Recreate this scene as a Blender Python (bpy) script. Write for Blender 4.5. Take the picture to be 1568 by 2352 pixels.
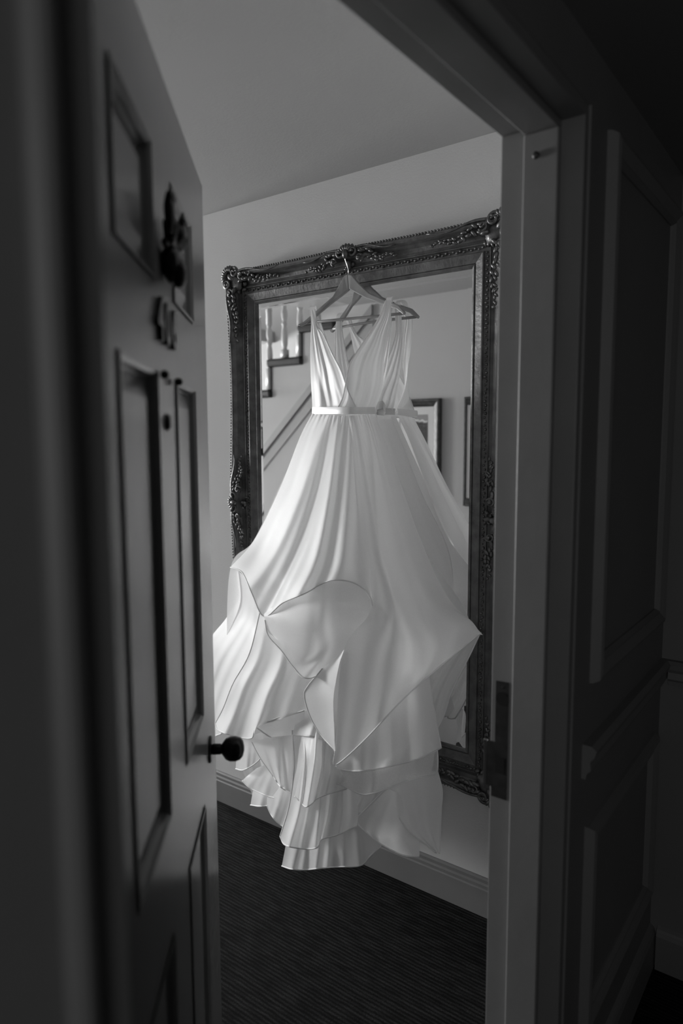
import bpy, math, random
from mathutils import Vector, Matrix
random.seed(7)
for o in list(bpy.data.objects): bpy.data.objects.remove(o)
SC = bpy.context.scene
COL = SC.collection

# ------------------------------------------------------------------ camera
CAM = Vector((0.5582, -1.2379, 1.4970))
CR = Vector((0.8014, 0.5981, -0.0043)); CU = Vector((-0.0580, 0.0849, 0.9947)); CF = Vector((-0.5953, 0.7969, -0.1027))
FPX = 1596.58
cd = bpy.data.cameras.new('camera'); cam = bpy.data.objects.new('camera', cd); COL.objects.link(cam)
cd.sensor_fit = 'HORIZONTAL'; cd.sensor_width = 24.0; cd.lens = 24.0 * FPX / 1568.0
cd.clip_start = 0.02; cd.clip_end = 60
cam.matrix_world = Matrix(((CR.x, CU.x, -CF.x, CAM.x), (CR.y, CU.y, -CF.y, CAM.y), (CR.z, CU.z, -CF.z, CAM.z), (0, 0, 0, 1)))
cd.dof.use_dof = True; cd.dof.focus_distance = 2.12; cd.dof.aperture_fstop = 2.0
SC.camera = cam
# ------------------------------------------------------------------ world, lights, exposure
w = bpy.data.worlds.new('world'); SC.world = w; w.use_nodes = True
w.node_tree.nodes['Background'].inputs[0].default_value = (1, 1, 1, 1)
w.node_tree.nodes['Background'].inputs[1].default_value = 0.02
SC.view_settings.view_transform = 'Standard'; SC.view_settings.look = 'None'
SC.view_settings.exposure = 0.0; SC.view_settings.gamma = 1.0; SC.view_settings.use_curve_mapping = False
def area(name, loc, direction, sx, sy, power):
    l = bpy.data.lights.new(name, 'AREA'); l.shape = 'RECTANGLE'; l.size = sx; l.size_y = sy; l.energy = power
    o = bpy.data.objects.new(name, l); COL.objects.link(o); o.location = loc
    o.rotation_euler = Vector(direction).to_track_quat('-Z', 'Y').to_euler()
    return o
area('daylight_stair_side_window', (-7.53, -1.15, 1.50), (1, 0, 0), 1.9, 1.4, 455)
area('daylight_alcove_side_window', (-7.53, 1.50, 1.50), (1, 0, 0), 1.2, 1.4, 230)
area('landing_fill_light', (-3.9, -1.65, 3.2), (1, 0.25, -0.45), 0.8, 0.9, 10)  # added lamp lighting the stairwell; no window is built here
area('lobby_fill_light', (0.95, -2.57, 1.55), (-0.15, 1, -0.05), 0.8, 1.0, 6.6)  # added unseen lamp behind the camera, brightens jamb and mouldings

# ------------------------------------------------------------------ constants of the place (metres)
YM = 0.6827            # mirror wall
GL = 0.045             # glass distance from that wall
H = 2.3632             # corridor ceiling
W = 0.1507             # thickness of the doorway wall
YO = -1.18             # picture wall
HX, HY = 0.0124, -0.9535
DA = 0.7097; DW = 0.9614; DH = 2.0266
ZS = 2.0439
MX0, MX1, MZ0, MZ1 = -1.2215, -0.3617, 0.5419, 1.9919

def M(px, py, d):
    """point of the photo's line of sight that lies d metres in front of the mirror wall"""
    r = CF + CR * ((px - 784) / FPX) - CU * ((py - 1176) / FPX)
    return CAM + r * ((YM - d - CAM.y) / r.y)

# ------------------------------------------------------------------ helpers
class MB:
    def __init__(s): s.v = []; s.f = []
    def add(s, vs, fs):
        n = len(s.v); s.v += [tuple(v) for v in vs]; s.f += [tuple(i + n for i in f) for f in fs]; return s
    def box(s, a, b):
        x0, y0, z0 = (min(a[i], b[i]) for i in range(3)); x1, y1, z1 = (max(a[i], b[i]) for i in range(3))
        return s.add([(x0,y0,z0),(x1,y0,z0),(x1,y1,z0),(x0,y1,z0),(x0,y0,z1),(x1,y0,z1),(x1,y1,z1),(x0,y1,z1)],
                     [(0,3,2,1),(4,5,6,7),(0,1,5,4),(1,2,6,5),(2,3,7,6),(3,0,4,7)])
    def prism(s, poly, ax, a, b):
        """polygon in the two other axes pushed along axis ax from a to b"""
        def P(q, t):
            if ax == 0: return (t, q[0], q[1])
            if ax == 1: return (q[0], t, q[1])
            return (q[0], q[1], t)
        n = len(poly)
        return s.add([P(q, a) for q in poly] + [P(q, b) for q in poly],
                     [tuple(range(n))[::-1], tuple(range(n, 2*n))] + [(i, (i+1) % n, n+(i+1) % n, n+i) for i in range(n)])
    def tube(s, pts, r, n=8, caps=True, flat=1.0):
        pts = [Vector(p) for p in pts]; m = len(pts)
        rs = r if isinstance(r, (list, tuple)) else [r]*m
        up = None; vs = []
        for i, p in enumerate(pts):
            t = (pts[min(i+1, m-1)] - pts[max(i-1, 0)])
            t = t.normalized() if t.length > 1e-9 else Vector((0,0,1))
            if up is None:
                up = Vector((0,0,1)) if abs(t.z) < .9 else Vector((1,0,0))
            up = (up - t*up.dot(t)).normalized(); sd = t.cross(up)
            for k in range(n):
                a = 2*math.pi*k/n
                vs.append(p + up*(rs[i]*math.cos(a)) + sd*(rs[i]*flat*math.sin(a)))
        fs = [(i*n+k, i*n+(k+1) % n, (i+1)*n+(k+1) % n, (i+1)*n+k) for i in range(m-1) for k in range(n)]
        if caps: fs += [tuple(range(n))[::-1], tuple(range((m-1)*n, m*n))]
        return s.add(vs, fs)
    def lathe(s, prof, o, axis, n=20):
        """profile of (radius, distance along axis)"""
        axis = Vector(axis).normalized(); a = axis.orthogonal().normalized(); b = axis.cross(a); o = Vector(o)
        vs = [o + axis*h + (a*math.cos(2*math.pi*k/n) + b*math.sin(2*math.pi*k/n))*r for r, h in prof for k in range(n)]
        m = len(prof)
        fs = [(i*n+k, i*n+(k+1) % n, (i+1)*n+(k+1) % n, (i+1)*n+k) for i in range(m-1) for k in range(n)]
        fs += [tuple(range(n))[::-1], tuple(range((m-1)*n, m*n))]
        return s.add(vs, fs)
    def blob(s, c, ex, ey, ez, n=8, m=5):
        c = Vector(c); ex, ey, ez = Vector(ex), Vector(ey), Vector(ez); vs = [c - ez]; fs = []
        for i in range(1, m):
            t = math.pi*i/m - math.pi/2
            for k in range(n):
                a = 2*math.pi*k/n; vs.append(c + ex*(math.cos(t)*math.cos(a)) + ey*(math.cos(t)*math.sin(a)) + ez*math.sin(t))
        vs.append(c + ez); L = len(vs)-1
        for k in range(n): fs.append((0, 1+(k+1) % n, 1+k))
        for i in range(m-2):
            for k in range(n): fs.append((1+i*n+k, 1+i*n+(k+1) % n, 1+(i+1)*n+(k+1) % n, 1+(i+1)*n+k))
        for k in range(n): fs.append((1+(m-2)*n+k, 1+(m-2)*n+(k+1) % n, L))
        return s.add(vs, fs)
    def grid(s, P):
        nv, nu = len(P), len(P[0])
        return s.add([p for r in P for p in r], [(j*nu+i, j*nu+i+1, (j+1)*nu+i+1, (j+1)*nu+i) for j in range(nv-1) for i in range(nu-1)])
    def mesh(s, name, smooth=False):
        me = bpy.data.meshes.new(name); me.from_pydata(s.v, [], s.f); me.validate()
        import bmesh
        bm = bmesh.new(); bm.from_mesh(me)
        if not smooth: pass
        bmesh.ops.recalc_face_normals(bm, faces=bm.faces); bm.to_mesh(me); bm.free()
        if smooth:
            for p in me.polygons: p.use_smooth = True
        me.update(); return me
    def build(s, name, mat, parent=None, smooth=False, bevel=0):
        me = s.mesh(name, smooth); me.materials.append(mat)
        o = bpy.data.objects.new(name, me); COL.objects.link(o); o.parent = parent
        if bevel:
            b = o.modifiers.new('bevel', 'BEVEL'); b.width = bevel; b.segments = 2; b.limit_method = 'ANGLE'
        return o
def empty(name, loc=(0,0,0), rz=0):
    o = bpy.data.objects.new(name, None); COL.objects.link(o); o.location = loc; o.rotation_euler = (0,0,rz); return o
def tag(o, label, cat=None, group=None, kind=None):
    o['label'] = label
    if cat: o['category'] = cat
    if group: o['group'] = group
    if kind: o['kind'] = kind
    return o
def struct(o, label, cat): return tag(o, label, cat, None, 'structure')

# ------------------------------------------------------------------ materials
def principled(name, g, rough=0.6, metal=0.0, var=0.0, vscale=6.0, bump=0.0, bscale=60.0, coat=0.0, spec=0.5):
    m = bpy.data.materials.new(name); m.use_nodes = True; nt = m.node_tree; b = nt.nodes['Principled BSDF']
    b.inputs['Roughness'].default_value = rough; b.inputs['Metallic'].default_value = metal
    b.inputs['Base Color'].default_value = (g, g, g, 1); b.inputs['Coat Weight'].default_value = coat
    b.inputs['Specular IOR Level'].default_value = spec
    tc = nt.nodes.new('ShaderNodeTexCoord')
    if var:
        n = nt.nodes.new('ShaderNodeTexNoise'); n.inputs['Scale'].default_value = vscale; n.inputs['Detail'].default_value = 5
        r = nt.nodes.new('ShaderNodeValToRGB'); lo, hi = g*(1-var), g*(1+var)
        r.color_ramp.elements[0].color = (lo, lo, lo, 1); r.color_ramp.elements[1].color = (hi, hi, hi, 1)
        r.color_ramp.elements[0].position = .3; r.color_ramp.elements[1].position = .7
        nt.links.new(tc.outputs['Object'], n.inputs['Vector']); nt.links.new(n.outputs['Fac'], r.inputs['Fac'])
        nt.links.new(r.outputs['Color'], b.inputs['Base Color'])
    if bump:
        n2 = nt.nodes.new('ShaderNodeTexNoise'); n2.inputs['Scale'].default_value = bscale; n2.inputs['Detail'].default_value = 4
        bp = nt.nodes.new('ShaderNodeBump'); bp.inputs['Strength'].default_value = bump; bp.inputs['Distance'].default_value = .004
        nt.links.new(tc.outputs['Object'], n2.inputs['Vector']); nt.links.new(n2.outputs['Fac'], bp.inputs['Height'])
        nt.links.new(bp.outputs['Normal'], b.inputs['Normal'])
    return m
def organza(name, g, transp, transl, bumps=0.0):
    m = bpy.data.materials.new(name); m.use_nodes = True; nt = m.node_tree; nt.nodes.clear()
    out = nt.nodes.new('ShaderNodeOutputMaterial')
    d = nt.nodes.new('ShaderNodeBsdfDiffuse'); d.inputs[0].default_value = (g, g, g, 1)
    t = nt.nodes.new('ShaderNodeBsdfTranslucent'); t.inputs[0].default_value = (g, g, g, 1)
    s = nt.nodes.new('ShaderNodeBsdfSheen') if False else nt.nodes.new('ShaderNodeBsdfGlossy'); s.inputs[0].default_value = (g, g, g, 1); s.inputs['Roughness'].default_value = .45
    x = nt.nodes.new('ShaderNodeBsdfTransparent')
    m1 = nt.nodes.new('ShaderNodeMixShader'); m1.inputs[0].default_value = transl
    m2 = nt.nodes.new('ShaderNodeMixShader'); m2.inputs[0].default_value = .06
    m3 = nt.nodes.new('ShaderNodeMixShader')
    tc = nt.nodes.new('ShaderNodeTexCoord'); n = nt.nodes.new('ShaderNodeTexNoise'); n.inputs['Scale'].default_value = 500; n.inputs['Detail'].default_value = 1
    mr = nt.nodes.new('ShaderNodeMapRange'); mr.inputs['To Min'].default_value = transp*.6; mr.inputs['To Max'].default_value = transp*1.4
    L = nt.links.new
    L(tc.outputs['Object'], n.inputs['Vector']); L(n.outputs['Fac'], mr.inputs['Value']); L(mr.outputs[0], m3.inputs[0])
    L(d.outputs[0], m1.inputs[1]); L(t.outputs[0], m1.inputs[2]); L(m1.outputs[0], m2.inputs[1]); L(s.outputs[0], m2.inputs[2])
    L(m2.outputs[0], m3.inputs[1]); L(x.outputs[0], m3.inputs[2]); L(m3.outputs[0], out.inputs[0])
    return m
def carpet():
    m = bpy.data.materials.new('striped_carpet'); m.use_nodes = True; nt = m.node_tree; b = nt.nodes['Principled BSDF']
    b.inputs['Roughness'].default_value = .95; b.inputs['Specular IOR Level'].default_value = .1
    L = nt.links.new; tc = nt.nodes.new('ShaderNodeTexCoord')
    wv = nt.nodes.new('ShaderNodeTexWave'); wv.wave_type = 'BANDS'; wv.bands_direction = 'Y'; wv.inputs['Scale'].default_value = 26
    wv.inputs['Distortion'].default_value = 1.2; wv.inputs['Detail'].default_value = 2
    mp = nt.nodes.new('ShaderNodeMapping'); mp.inputs['Scale'].default_value = (14, 75, 1)
    n = nt.nodes.new('ShaderNodeTexNoise'); n.inputs['Scale'].default_value = 1.0; n.inputs['Detail'].default_value = 2
    mp2 = nt.nodes.new('ShaderNodeMapping'); mp2.inputs['Scale'].default_value = (230, 330, 230)
    n2 = nt.nodes.new('ShaderNodeTexNoise'); n2.inputs['Scale'].default_value = 1.0; n2.inputs['Detail'].default_value = 2
    mul = nt.nodes.new('ShaderNodeMath'); mul.operation = 'MULTIPLY'; mw = nt.nodes.new('ShaderNodeMath'); mw.operation = 'MULTIPLY'
    r = nt.nodes.new('ShaderNodeValToRGB'); r.color_ramp.elements[0].position = .10; r.color_ramp.elements[1].position = .36
    r.color_ramp.elements[0].color = (.004, .004, .004, 1); r.color_ramp.elements[1].color = (.034, .034, .034, 1)
    L(tc.outputs['Object'], mp.inputs[0]); L(mp.outputs[0], n.inputs['Vector']); L(tc.outputs['Object'], mp2.inputs[0]); L(mp2.outputs[0], n2.inputs['Vector']); L(tc.outputs['Object'], wv.inputs['Vector'])
    wa = nt.nodes.new('ShaderNodeMath'); wa.operation = 'MULTIPLY_ADD'; wa.inputs[1].default_value = .6; wa.inputs[2].default_value = .4; L(wv.outputs['Fac'], wa.inputs[0]); L(n.outputs['Fac'], mw.inputs[0]); L(wa.outputs[0], mw.inputs[1]); L(mw.outputs[0], mul.inputs[0]); L(n2.outputs['Fac'], mul.inputs[1]); L(mul.outputs[0], r.inputs[0]); L(r.outputs[0], b.inputs['Base Color'])
    bp = nt.nodes.new('ShaderNodeBump'); bp.inputs['Strength'].default_value = .6; bp.inputs['Distance'].default_value = .004
    L(mul.outputs[0], bp.inputs['Height']); L(bp.outputs[0], b.inputs['Normal'])
    return m
def landscape():
    """flat print: pale sky, dark hills, a town of small bright roofs, a pale bay at the foot (object space x, z)"""
    m = bpy.data.materials.new('landscape_print'); m.use_nodes = True; nt = m.node_tree; b = nt.nodes['Principled BSDF']
    b.inputs['Roughness'].default_value = .35; L = nt.links.new
    tc = nt.nodes.new('ShaderNodeTexCoord'); sp = nt.nodes.new('ShaderNodeSeparateXYZ'); L(tc.outputs['Generated'], sp.inputs[0])
    n = nt.nodes.new('ShaderNodeTexNoise'); n.inputs['Scale'].default_value = 7; n.inputs['Detail'].default_value = 6; L(tc.outputs['Generated'], n.inputs['Vector'])
    ma = nt.nodes.new('ShaderNodeMath'); ma.operation = 'MULTIPLY_ADD'; ma.inputs[1].default_value = .16; L(n.outputs['Fac'], ma.inputs[0]); L(sp.outputs['Z'], ma.inputs[2])
    r = nt.nodes.new('ShaderNodeValToRGB'); cr = r.color_ramp; cr.interpolation = 'LINEAR'
    for pos, c in [(0, .06), (.10, .05), (.14, .30), (.22, .24), (.26, .05), (.60, .07), (.76, .05), (.955, .035), (.965, .22), (1, .30)]:
        e = cr.elements.new(min(pos, 1)); e.color = (c, c, c, 1)
    cr.elements.remove(cr.elements[0]); L(ma.outputs[0], r.inputs[0])
    vo = nt.nodes.new('ShaderNodeTexVoronoi'); vo.inputs['Scale'].default_value = 42; L(tc.outputs['Generated'], vo.inputs['Vector'])
    r2 = nt.nodes.new('ShaderNodeValToRGB'); r2.color_ramp.elements[0].color = (.5, .5, .5, 1); r2.color_ramp.elements[1].color = (0, 0, 0, 1)
    r2.color_ramp.elements[0].position = .12; r2.color_ramp.elements[1].position = .36; L(vo.outputs['Distance'], r2.inputs[0])
    r3 = nt.nodes.new('ShaderNodeValToRGB'); c3 = r3.color_ramp
    for pos, c in [(0, 0), (.24, 0), (.30, 1), (.62, .8), (.74, 0), (1, 0)]:
        e = c3.elements.new(pos); e.color = (c, c, c, 1)
    c3.elements.remove(c3.elements[0]); L(ma.outputs[0], r3.inputs[0])
    mu = nt.nodes.new('ShaderNodeMixRGB'); mu.blend_type = 'MULTIPLY'; mu.inputs[0].default_value = 1; L(r2.outputs[0], mu.inputs[1]); L(r3.outputs[0], mu.inputs[2])
    ad = nt.nodes.new('ShaderNodeMixRGB'); ad.blend_type = 'ADD'; ad.inputs[0].default_value = .6; L(r.outputs[0], ad.inputs[1]); L(mu.outputs[0], ad.inputs[2])
    L(ad.outputs[0], b.inputs['Base Color'])
    return m
plaster = principled('wall_plaster', .51, .9, var=.03, vscale=3, bump=.15, bscale=180)
ceil_m = principled('ceiling_plaster', .44, .95, var=.02, vscale=2, bump=.1, bscale=150)
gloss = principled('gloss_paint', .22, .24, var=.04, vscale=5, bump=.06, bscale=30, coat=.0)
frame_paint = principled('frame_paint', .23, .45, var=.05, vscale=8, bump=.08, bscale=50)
lobby_paint = principled('lobby_paint', .22, .5, var=.05, vscale=4, bump=.08, bscale=60)
skirt_paint = principled('skirting_paint', .18, .4, var=.05, vscale=6)
bronze = principled('dark_gilt', .12, .42, metal=.55, var=.35, vscale=30, bump=.25, bscale=120)
bronze_hi = principled('rubbed_gilt', .12, .38, metal=.6, var=.4, vscale=60, bump=.2, bscale=150)
blackmetal = principled('black_iron', .012, .3, metal=.3, var=.2, vscale=20)
steel = principled('bright_steel', .75, .2, metal=1.0, var=.05)
plate_m = principled('aged_brass_plate', .07, .45, metal=.7, var=.3, vscale=40)
hole_m = principled('lock_void', .004, .9, var=.2)
wood = principled('hanger_wood', .30, .45, var=.12, vscale=22, bump=.05, bscale=80)
dark_stair = principled('dark_stained_tread', .012, .5, var=.4, vscale=14, bump=.2, bscale=60)
white_paint = principled('white_gloss_paint', .58, .35, var=.04, vscale=8)
string_shade_grey = principled('string_shade_grey', .40, .6, var=.04)  # grey of the painted shade band below the raking moulding
grey_paint = principled('grey_string_paint', .30, .5, var=.05, vscale=8)
picframe = principled('picture_frame_wood', .07, .4, metal=.2, var=.5, vscale=35, bump=.3, bscale=90)
mat_card = principled('mount_card', .74, .7, var=.02)
silver = principled('mirror_silver', .93, .0, metal=1.0)
org = organza('organza', .95, .13, .48)
org_sheer = organza('sheer_organza', .88, .30, .42)
satin = organza('satin_lining', .93, .0, .32)
ribbon = principled('satin_ribbon', .80, .35, var=.03)
carp = carpet()

# ------------------------------------------------------------------ the setting
struct(MB().box((-7.7, -2.4, -.1), (2.4, 2.4, 0)).build('floor', carp), 'dark ribbed carpet with fine pale stripes', 'floor')
c = MB()
c.box((-2.1, -.92, H), (0, 2.4, H+.1)); c.box((-7.6, -.75, H), (-2.1, 2.4, H+.1)); c.box((-7.6, -2.3, H), (-3.7, -.75, H+.1))
c.box((-2.1, YO-.1, H-.012), (0.0, -.92, H+.1))
struct(c.build('ceiling', ceil_m), 'pale plaster corridor ceiling open above the stairs', 'ceiling')
struct(MB().box((-1.56, YM, 0), (0.0, 2.3, H)).build('wall_back', plaster), 'pale plaster wall behind the large gilt mirror', 'wall')
struct(MB().box((-7.6, 2.3, 0), (-1.56, 2.4, H)).build('wall_alcove', plaster), 'plaster wall of the window alcove', 'wall')
# far end wall with a window opening
e = MB(); WX = -7.5; WZ0, WZ1 = .80, 2.20
for ya, yb in ((-2.3, -2.1), (-.2, .9), (2.1, 2.4)): e.box((WX-.1, ya, 0), (WX, yb, H))
for ya, yb in ((-2.1, -.2), (.9, 2.1)): e.box((WX-.1, ya, 0), (WX, yb, WZ0)); e.box((WX-.1, ya, WZ1), (WX, yb, H))
struct(e.build('wall_left', plaster), 'end wall of the corridor with its two windows', 'wall')
for nm, ya, yb, lb in (('window_1', -2.1, -.2, 'sash window by the foot of the stairs'), ('window_2', .9, 2.1, 'sash window in the alcove')):
    O = Vector((WX, (ya+yb)/2, WZ0)); wr = empty(nm, O); struct(wr, lb, 'window')
    for a_, b_ in [((-.06, ya, WZ0), (.03, ya+.05, WZ1)), ((-.06, yb-.05, WZ0), (.03, yb, WZ1)), ((-.06, ya, WZ1-.05), (.03, yb, WZ1)), ((-.06, ya, WZ0), (.05, yb, WZ0+.05))]:
        MB().box(Vector((WX+a_[0], a_[1], a_[2]))-O, Vector((WX+b_[0], b_[1], b_[2]))-O).build('window_frame', white_paint, wr)
    MB().box(Vector((WX-.02, O.y-.015, WZ0))-O, Vector((WX, O.y+.015, WZ1))-O).build('glazing_bar', white_paint, wr)
    MB().box(Vector((WX-.02, ya, 1.54))-O, Vector((WX, yb, 1.57))-O).build('glazing_bar', white_paint, wr)

# picture wall: a solid spandrel whose top follows the steps, full height beyond them
RISE, GO = .21, .285
def nose(k): return -2.84 + GO*(k-2)
def tz(k): return 1.855 + RISE*(k-1)
poly = [(nose(-7)+.033, 0), (0, 0), (0, H-.012), (nose(4)+.033, H-.012)]
for k in range(3, -8, -1):
    poly += [(nose(k+1)+.033, tz(k)-.056), (nose(k)+.033, tz(k)-.056)]

struct(MB().prism(poly, 1, YO-.10, YO).build('wall_front', plaster), 'pale plaster wall under and beside the stairs, hung with pictures', 'wall')
struct(MB().box((-7.6, -2.3, 0), (0, -2.2, 4.4)).build('wall_stairwell', plaster), 'plaster wall of the stairwell behind the balusters', 'wall')
u = MB(); u.box((-3.8, -.75, H+.1), (-2.0, -.65, 4.4)); u.box((-2.1, -2.2, H+.1), (-2.0, -.75, 4.4)); u.box((-4.6, -2.2, H+.1), (-4.5, -.65, 4.4)); u.box((-4.6, -2.3, 4.4), (-2.0, -.65, 4.5))
struct(u.build('wall_upper', plaster), 'upper plaster walls of the stairwell', 'wall')

# doorway wall
d = MB(); OY0, OY1, OZ = HY-.02, .02, ZS+.02
d.box((0, OY1, 0), (W, .771, 2.6)); d.box((0, -2.6, 0), (W, OY0, 2.6)); d.box((0, OY0, OZ), (W, OY1, 2.6)); d.box((0, .771, 0), (W, 2.4, 2.6))
wallR = struct(d.build('wall_right', lobby_paint), 'dark painted panelled wall around the doorway', 'wall')
h_ = MB(); h_.box((-.012, OY1+.03, 0), (0, YM, H)); h_.box((-.012, YO, 0), (0, OY0-.03, H)); h_.box((-.012, OY0-.03, OZ+.03), (0, OY1+.03, H))
struct(h_.build('wall_end', plaster), 'pale plaster on the corridor side of the doorway wall', 'wall')
struct(MB().box((W, .771, 0), (2.4, .87, 2.6)).build('wall_lobby', lobby_paint), 'shadowed lobby wall with a dado rail', 'wall')
l2 = MB(); l2.box((2.3, -2.7, 0), (2.4, .771, 2.6)); l2.box((W, -2.7, 0), (2.3, -2.6, 2.6))
struct(l2.build('wall_behind', lobby_paint), 'lobby walls behind the viewpoint', 'wall')
struct(MB().box((W, -2.6, 2.165), (2.3, .771, 2.3)).build('ceiling_lobby', lobby_paint), 'low dark ceiling of the lobby', 'ceiling')

# panel mouldings planted on the doorway wall (lobby side), dado rail, skirting
MP = [(0, 0), (.001, .007), (.007, .019), (.016, .022), (.024, .018), (.034, .012), (.040, .013), (.046, .004), (.046, 0)]
def panel_frame(ya, yb, za, zb, name='panel_moulding'):
    mb = MB(); n = len(MP); rings = []
    for (cy, cz, sy, sz) in ((ya, za, 1, 1), (yb, za, -1, 1), (yb, zb, -1, -1), (ya, zb, 1, -1)):
        rings.append([(W + h, cy + sy*t, cz + sz*t) for t, h in MP])
    vs = [p for r in rings for p in r]
    fs = [(i*n+k, i*n+k+1, ((i+1) % 4)*n+k+1, ((i+1) % 4)*n+k) for i in range(4) for k in range(n-1)]
    return mb.add(vs, fs).build(name, lobby_paint, wallR)
panel_frame(.127, .70, 1.015, 2.06)
panel_frame(.127, .70, .255, .715)
panel_frame(-2.3, HY-.30, 1.015, 2.06)
panel_frame(-2.3, HY-.30, .255, .715)
DP = [(0, .83), (.008, .83), (.010, .842), (.018, .85), (.016, .868), (.024, .878), (.028, .892), (.018, .90), (0, .90)]
t = struct(MB().prism([(W+h, z) for h, z in DP], 1, .095, .771).build('trim_1', lobby_paint), 'dado rail on the panelled wall beside the doorway', 'dado rail')
struct(MB().prism([(.771-h, z) for h, z in DP], 0, W+.02, 2.3).build('trim_2', lobby_paint), 'dado rail along the shadowed lobby wall', 'dado rail')
BP = [(0, 0), (.016, 0), (.016, .10), (.012, .112), (.008, .118), (0, .125)]
struct(MB().prism([(W+h, z) for h, z in BP], 1, .095, .771).build('baseboard_right', lobby_paint), 'dark skirting under the panelled wall', 'skirting')
struct(MB().prism([(.771-h, z) for h, z in BP], 0, W+.02, 2.3).build('baseboard_lobby', lobby_paint), 'dark skirting of the lobby wall', 'skirting')
BB = [(0, 0), (.016, 0), (.016, .088), (.0125, .092), (.0125, .102), (.009, .108), (.0085, .118), (.004, .124), (0, .124)]
struct(MB().prism([(YM-h, z) for h, z in BB], 0, -1.576, 0).build('baseboard_back', skirt_paint), 'painted skirting below the gilt mirror', 'skirting')
struct(MB().prism([(YO+h, z) for h, z in BB], 0, nose(-7)+.02, 0).build('baseboard_front', skirt_paint), 'painted skirting below the pictures', 'skirting')

# door frame: linings, stops, beads, strike plate
fr = empty('trim_3', (0, 0, 0)); struct(fr, 'painted door frame with stops and a strike plate', 'door frame')
def fbox(a, b, name, bevel=.0015, mat=frame_paint): return MB().box(a, b).build(name, mat, fr, bevel=bevel)
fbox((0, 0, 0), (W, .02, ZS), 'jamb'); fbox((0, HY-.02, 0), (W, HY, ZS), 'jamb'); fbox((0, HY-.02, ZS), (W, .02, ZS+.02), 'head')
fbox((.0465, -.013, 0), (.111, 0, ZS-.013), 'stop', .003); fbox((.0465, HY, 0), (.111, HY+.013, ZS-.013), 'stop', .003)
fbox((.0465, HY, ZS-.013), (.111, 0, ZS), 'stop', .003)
def bead(y, s): 
    pr = [(W, y), (W, y+s*.022), (W+.007, y+s*.022), (W+.013, y+s*.017), (W+.015, y+s*.011), (W+.013, y+s*.005), (W+.007, y)]
    return MB().prism(pr, 2, 0, ZS+.05).build('staff_bead', lobby_paint, fr)
bead(HY-.030, -1)
MB().box((W, .020, 0), (W+.004, .046, ZS+.02)).build('staff_bead', lobby_paint, fr)
sp = MB().prism([(.004,.79),(.0365,.79),(.0365,1.029),(.010,1.028),(.010,.903),(-.006,.903),(-.006,.81),(.004,.81)], 1, -.0018, .0).build('strike_plate', plate_m, fr)
MB().box((-.014, -.0018, .81), (-.006, .0045, .903)).build('strike_lip', steel, sp, bevel=.001)
MB().lathe([(.0135, 0), (.0135, .0006)], (.024, -.0024, .9937), (0, 1, 0), 20).build('bolt_hole', hole_m, sp)
MB().box((.013, -.0024, .842), (.031, -.0018, .876)).build('latch_hole', hole_m, sp)
MB().lathe([(.003, 0), (.003, .001)], (.024, -.0025, 1.018), (0, 1, 0), 10).build('screw', steel, sp)
MB().lathe([(.002, 0), (.0065, .002), (.0065, .004), (.0045, .006), (.001, .0065)], (.0718, -.013, 1.9903), (0, -1, 0), 14).build('screw', plate_m, fr, True)

# ------------------------------------------------------------------ the open door
SV = Vector((-math.sin(DA), math.cos(DA), 0))
door = empty('door_1', (HX, HY, 0), math.atan2(SV.y, SV.x)); struct(door, 'glossy six-panel door standing open, numbered 406', 'door')
F = -.044   # local y of the visible face
cols = [(.19, .405), (.555, .77)]; rows = [(1.712, 1.893), (.953, 1.595), (.20, .775)]
lf = MB()
for a, b in [(0.002, .19), (.405, .555), (.77, DW)]: lf.box((a, F, .012), (b, 0, DH))
zs = [(.012, .20), (.775, .953), (1.595, 1.712), (1.893, DH)]
for a, b in cols:
    for z0_, z1_ in zs: lf.box((a, F, z0_), (b, 0, z1_))
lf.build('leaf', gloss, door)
for a, b in cols:
    for z0_, z1_ in rows:
        mb = MB(); i1, i2 = .016, .042
        R0 = [(a, z0_), (b, z0_), (b, z1_), (a, z1_)]
        def ins(t): return [(a+t, z0_+t), (b-t, z0_+t), (b-t, z1_-t), (a+t, z1_-t)]
        vs = []; rings = [(0, F+.015), (i1, F+.015), (i1, F+.0135), (i2, F+.006)]
        for t_, y_ in rings: vs += [(x, y_, z) for x, z in ins(t_)]
        fs = [(r*4+k, r*4+(k+1) % 4, (r+1)*4+(k+1) % 4, (r+1)*4+k) for r in range(3) for k in range(4)] + [(12, 13, 14, 15)]
        pn = mb.add(vs, fs).build('panel', gloss, door)
        mm = MB(); PR = [(0, -.003), (.005, -.003), (.010, .002), (.013, .009), (.016, .012), (.016, .015)]; vs = []; n = len(PR)
        for q in range(4):
            for t_, y_ in PR: vs.append((ins(t_)[q][0], F+y_, ins(t_)[q][1]))
        mm.add(vs, [(q*n+k, q*n+k+1, ((q+1) % 4)*n+k+1, ((q+1) % 4)*n+k) for q in range(4) for k in range(n-1)])
        mm.build('panel_moulding', gloss, pn)
kn = MB().lathe([(.006, 0), (.0115, .004), (.0115, .019), (.010, .022), (.014, .025), (.022, .031), (.0262, .040), (.0262, .052), (.023, .061), (.016, .067), (.006, .0695), (.0005, .070)], (.862, F-.003, .845), (0, -1, 0), 28).build('knob', blackmetal, door, True)
MB().lathe([(.028, 0), (.028, .003), (.025, .005), (.006, .006)], (.862, F, .845), (0, -1, 0), 28).build('rose', blackmetal, kn)
# peephole
pe = MB().lathe([(.0125, 0), (.0125, .002), (.009, .006), (.004, .0065)], (.467, F, 1.524), (0, -1, 0), 18).build('peephole', blackmetal, door, True)
for s_ in (.415, .535):
    MB().lathe([(.003, 0), (.0055, .002), (.0065, .006), (.005, .010), (.001, .012)], (s_, F-.003, 1.588), (0, -1, 0), 14).build('stud', blackmetal, door, True)
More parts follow.
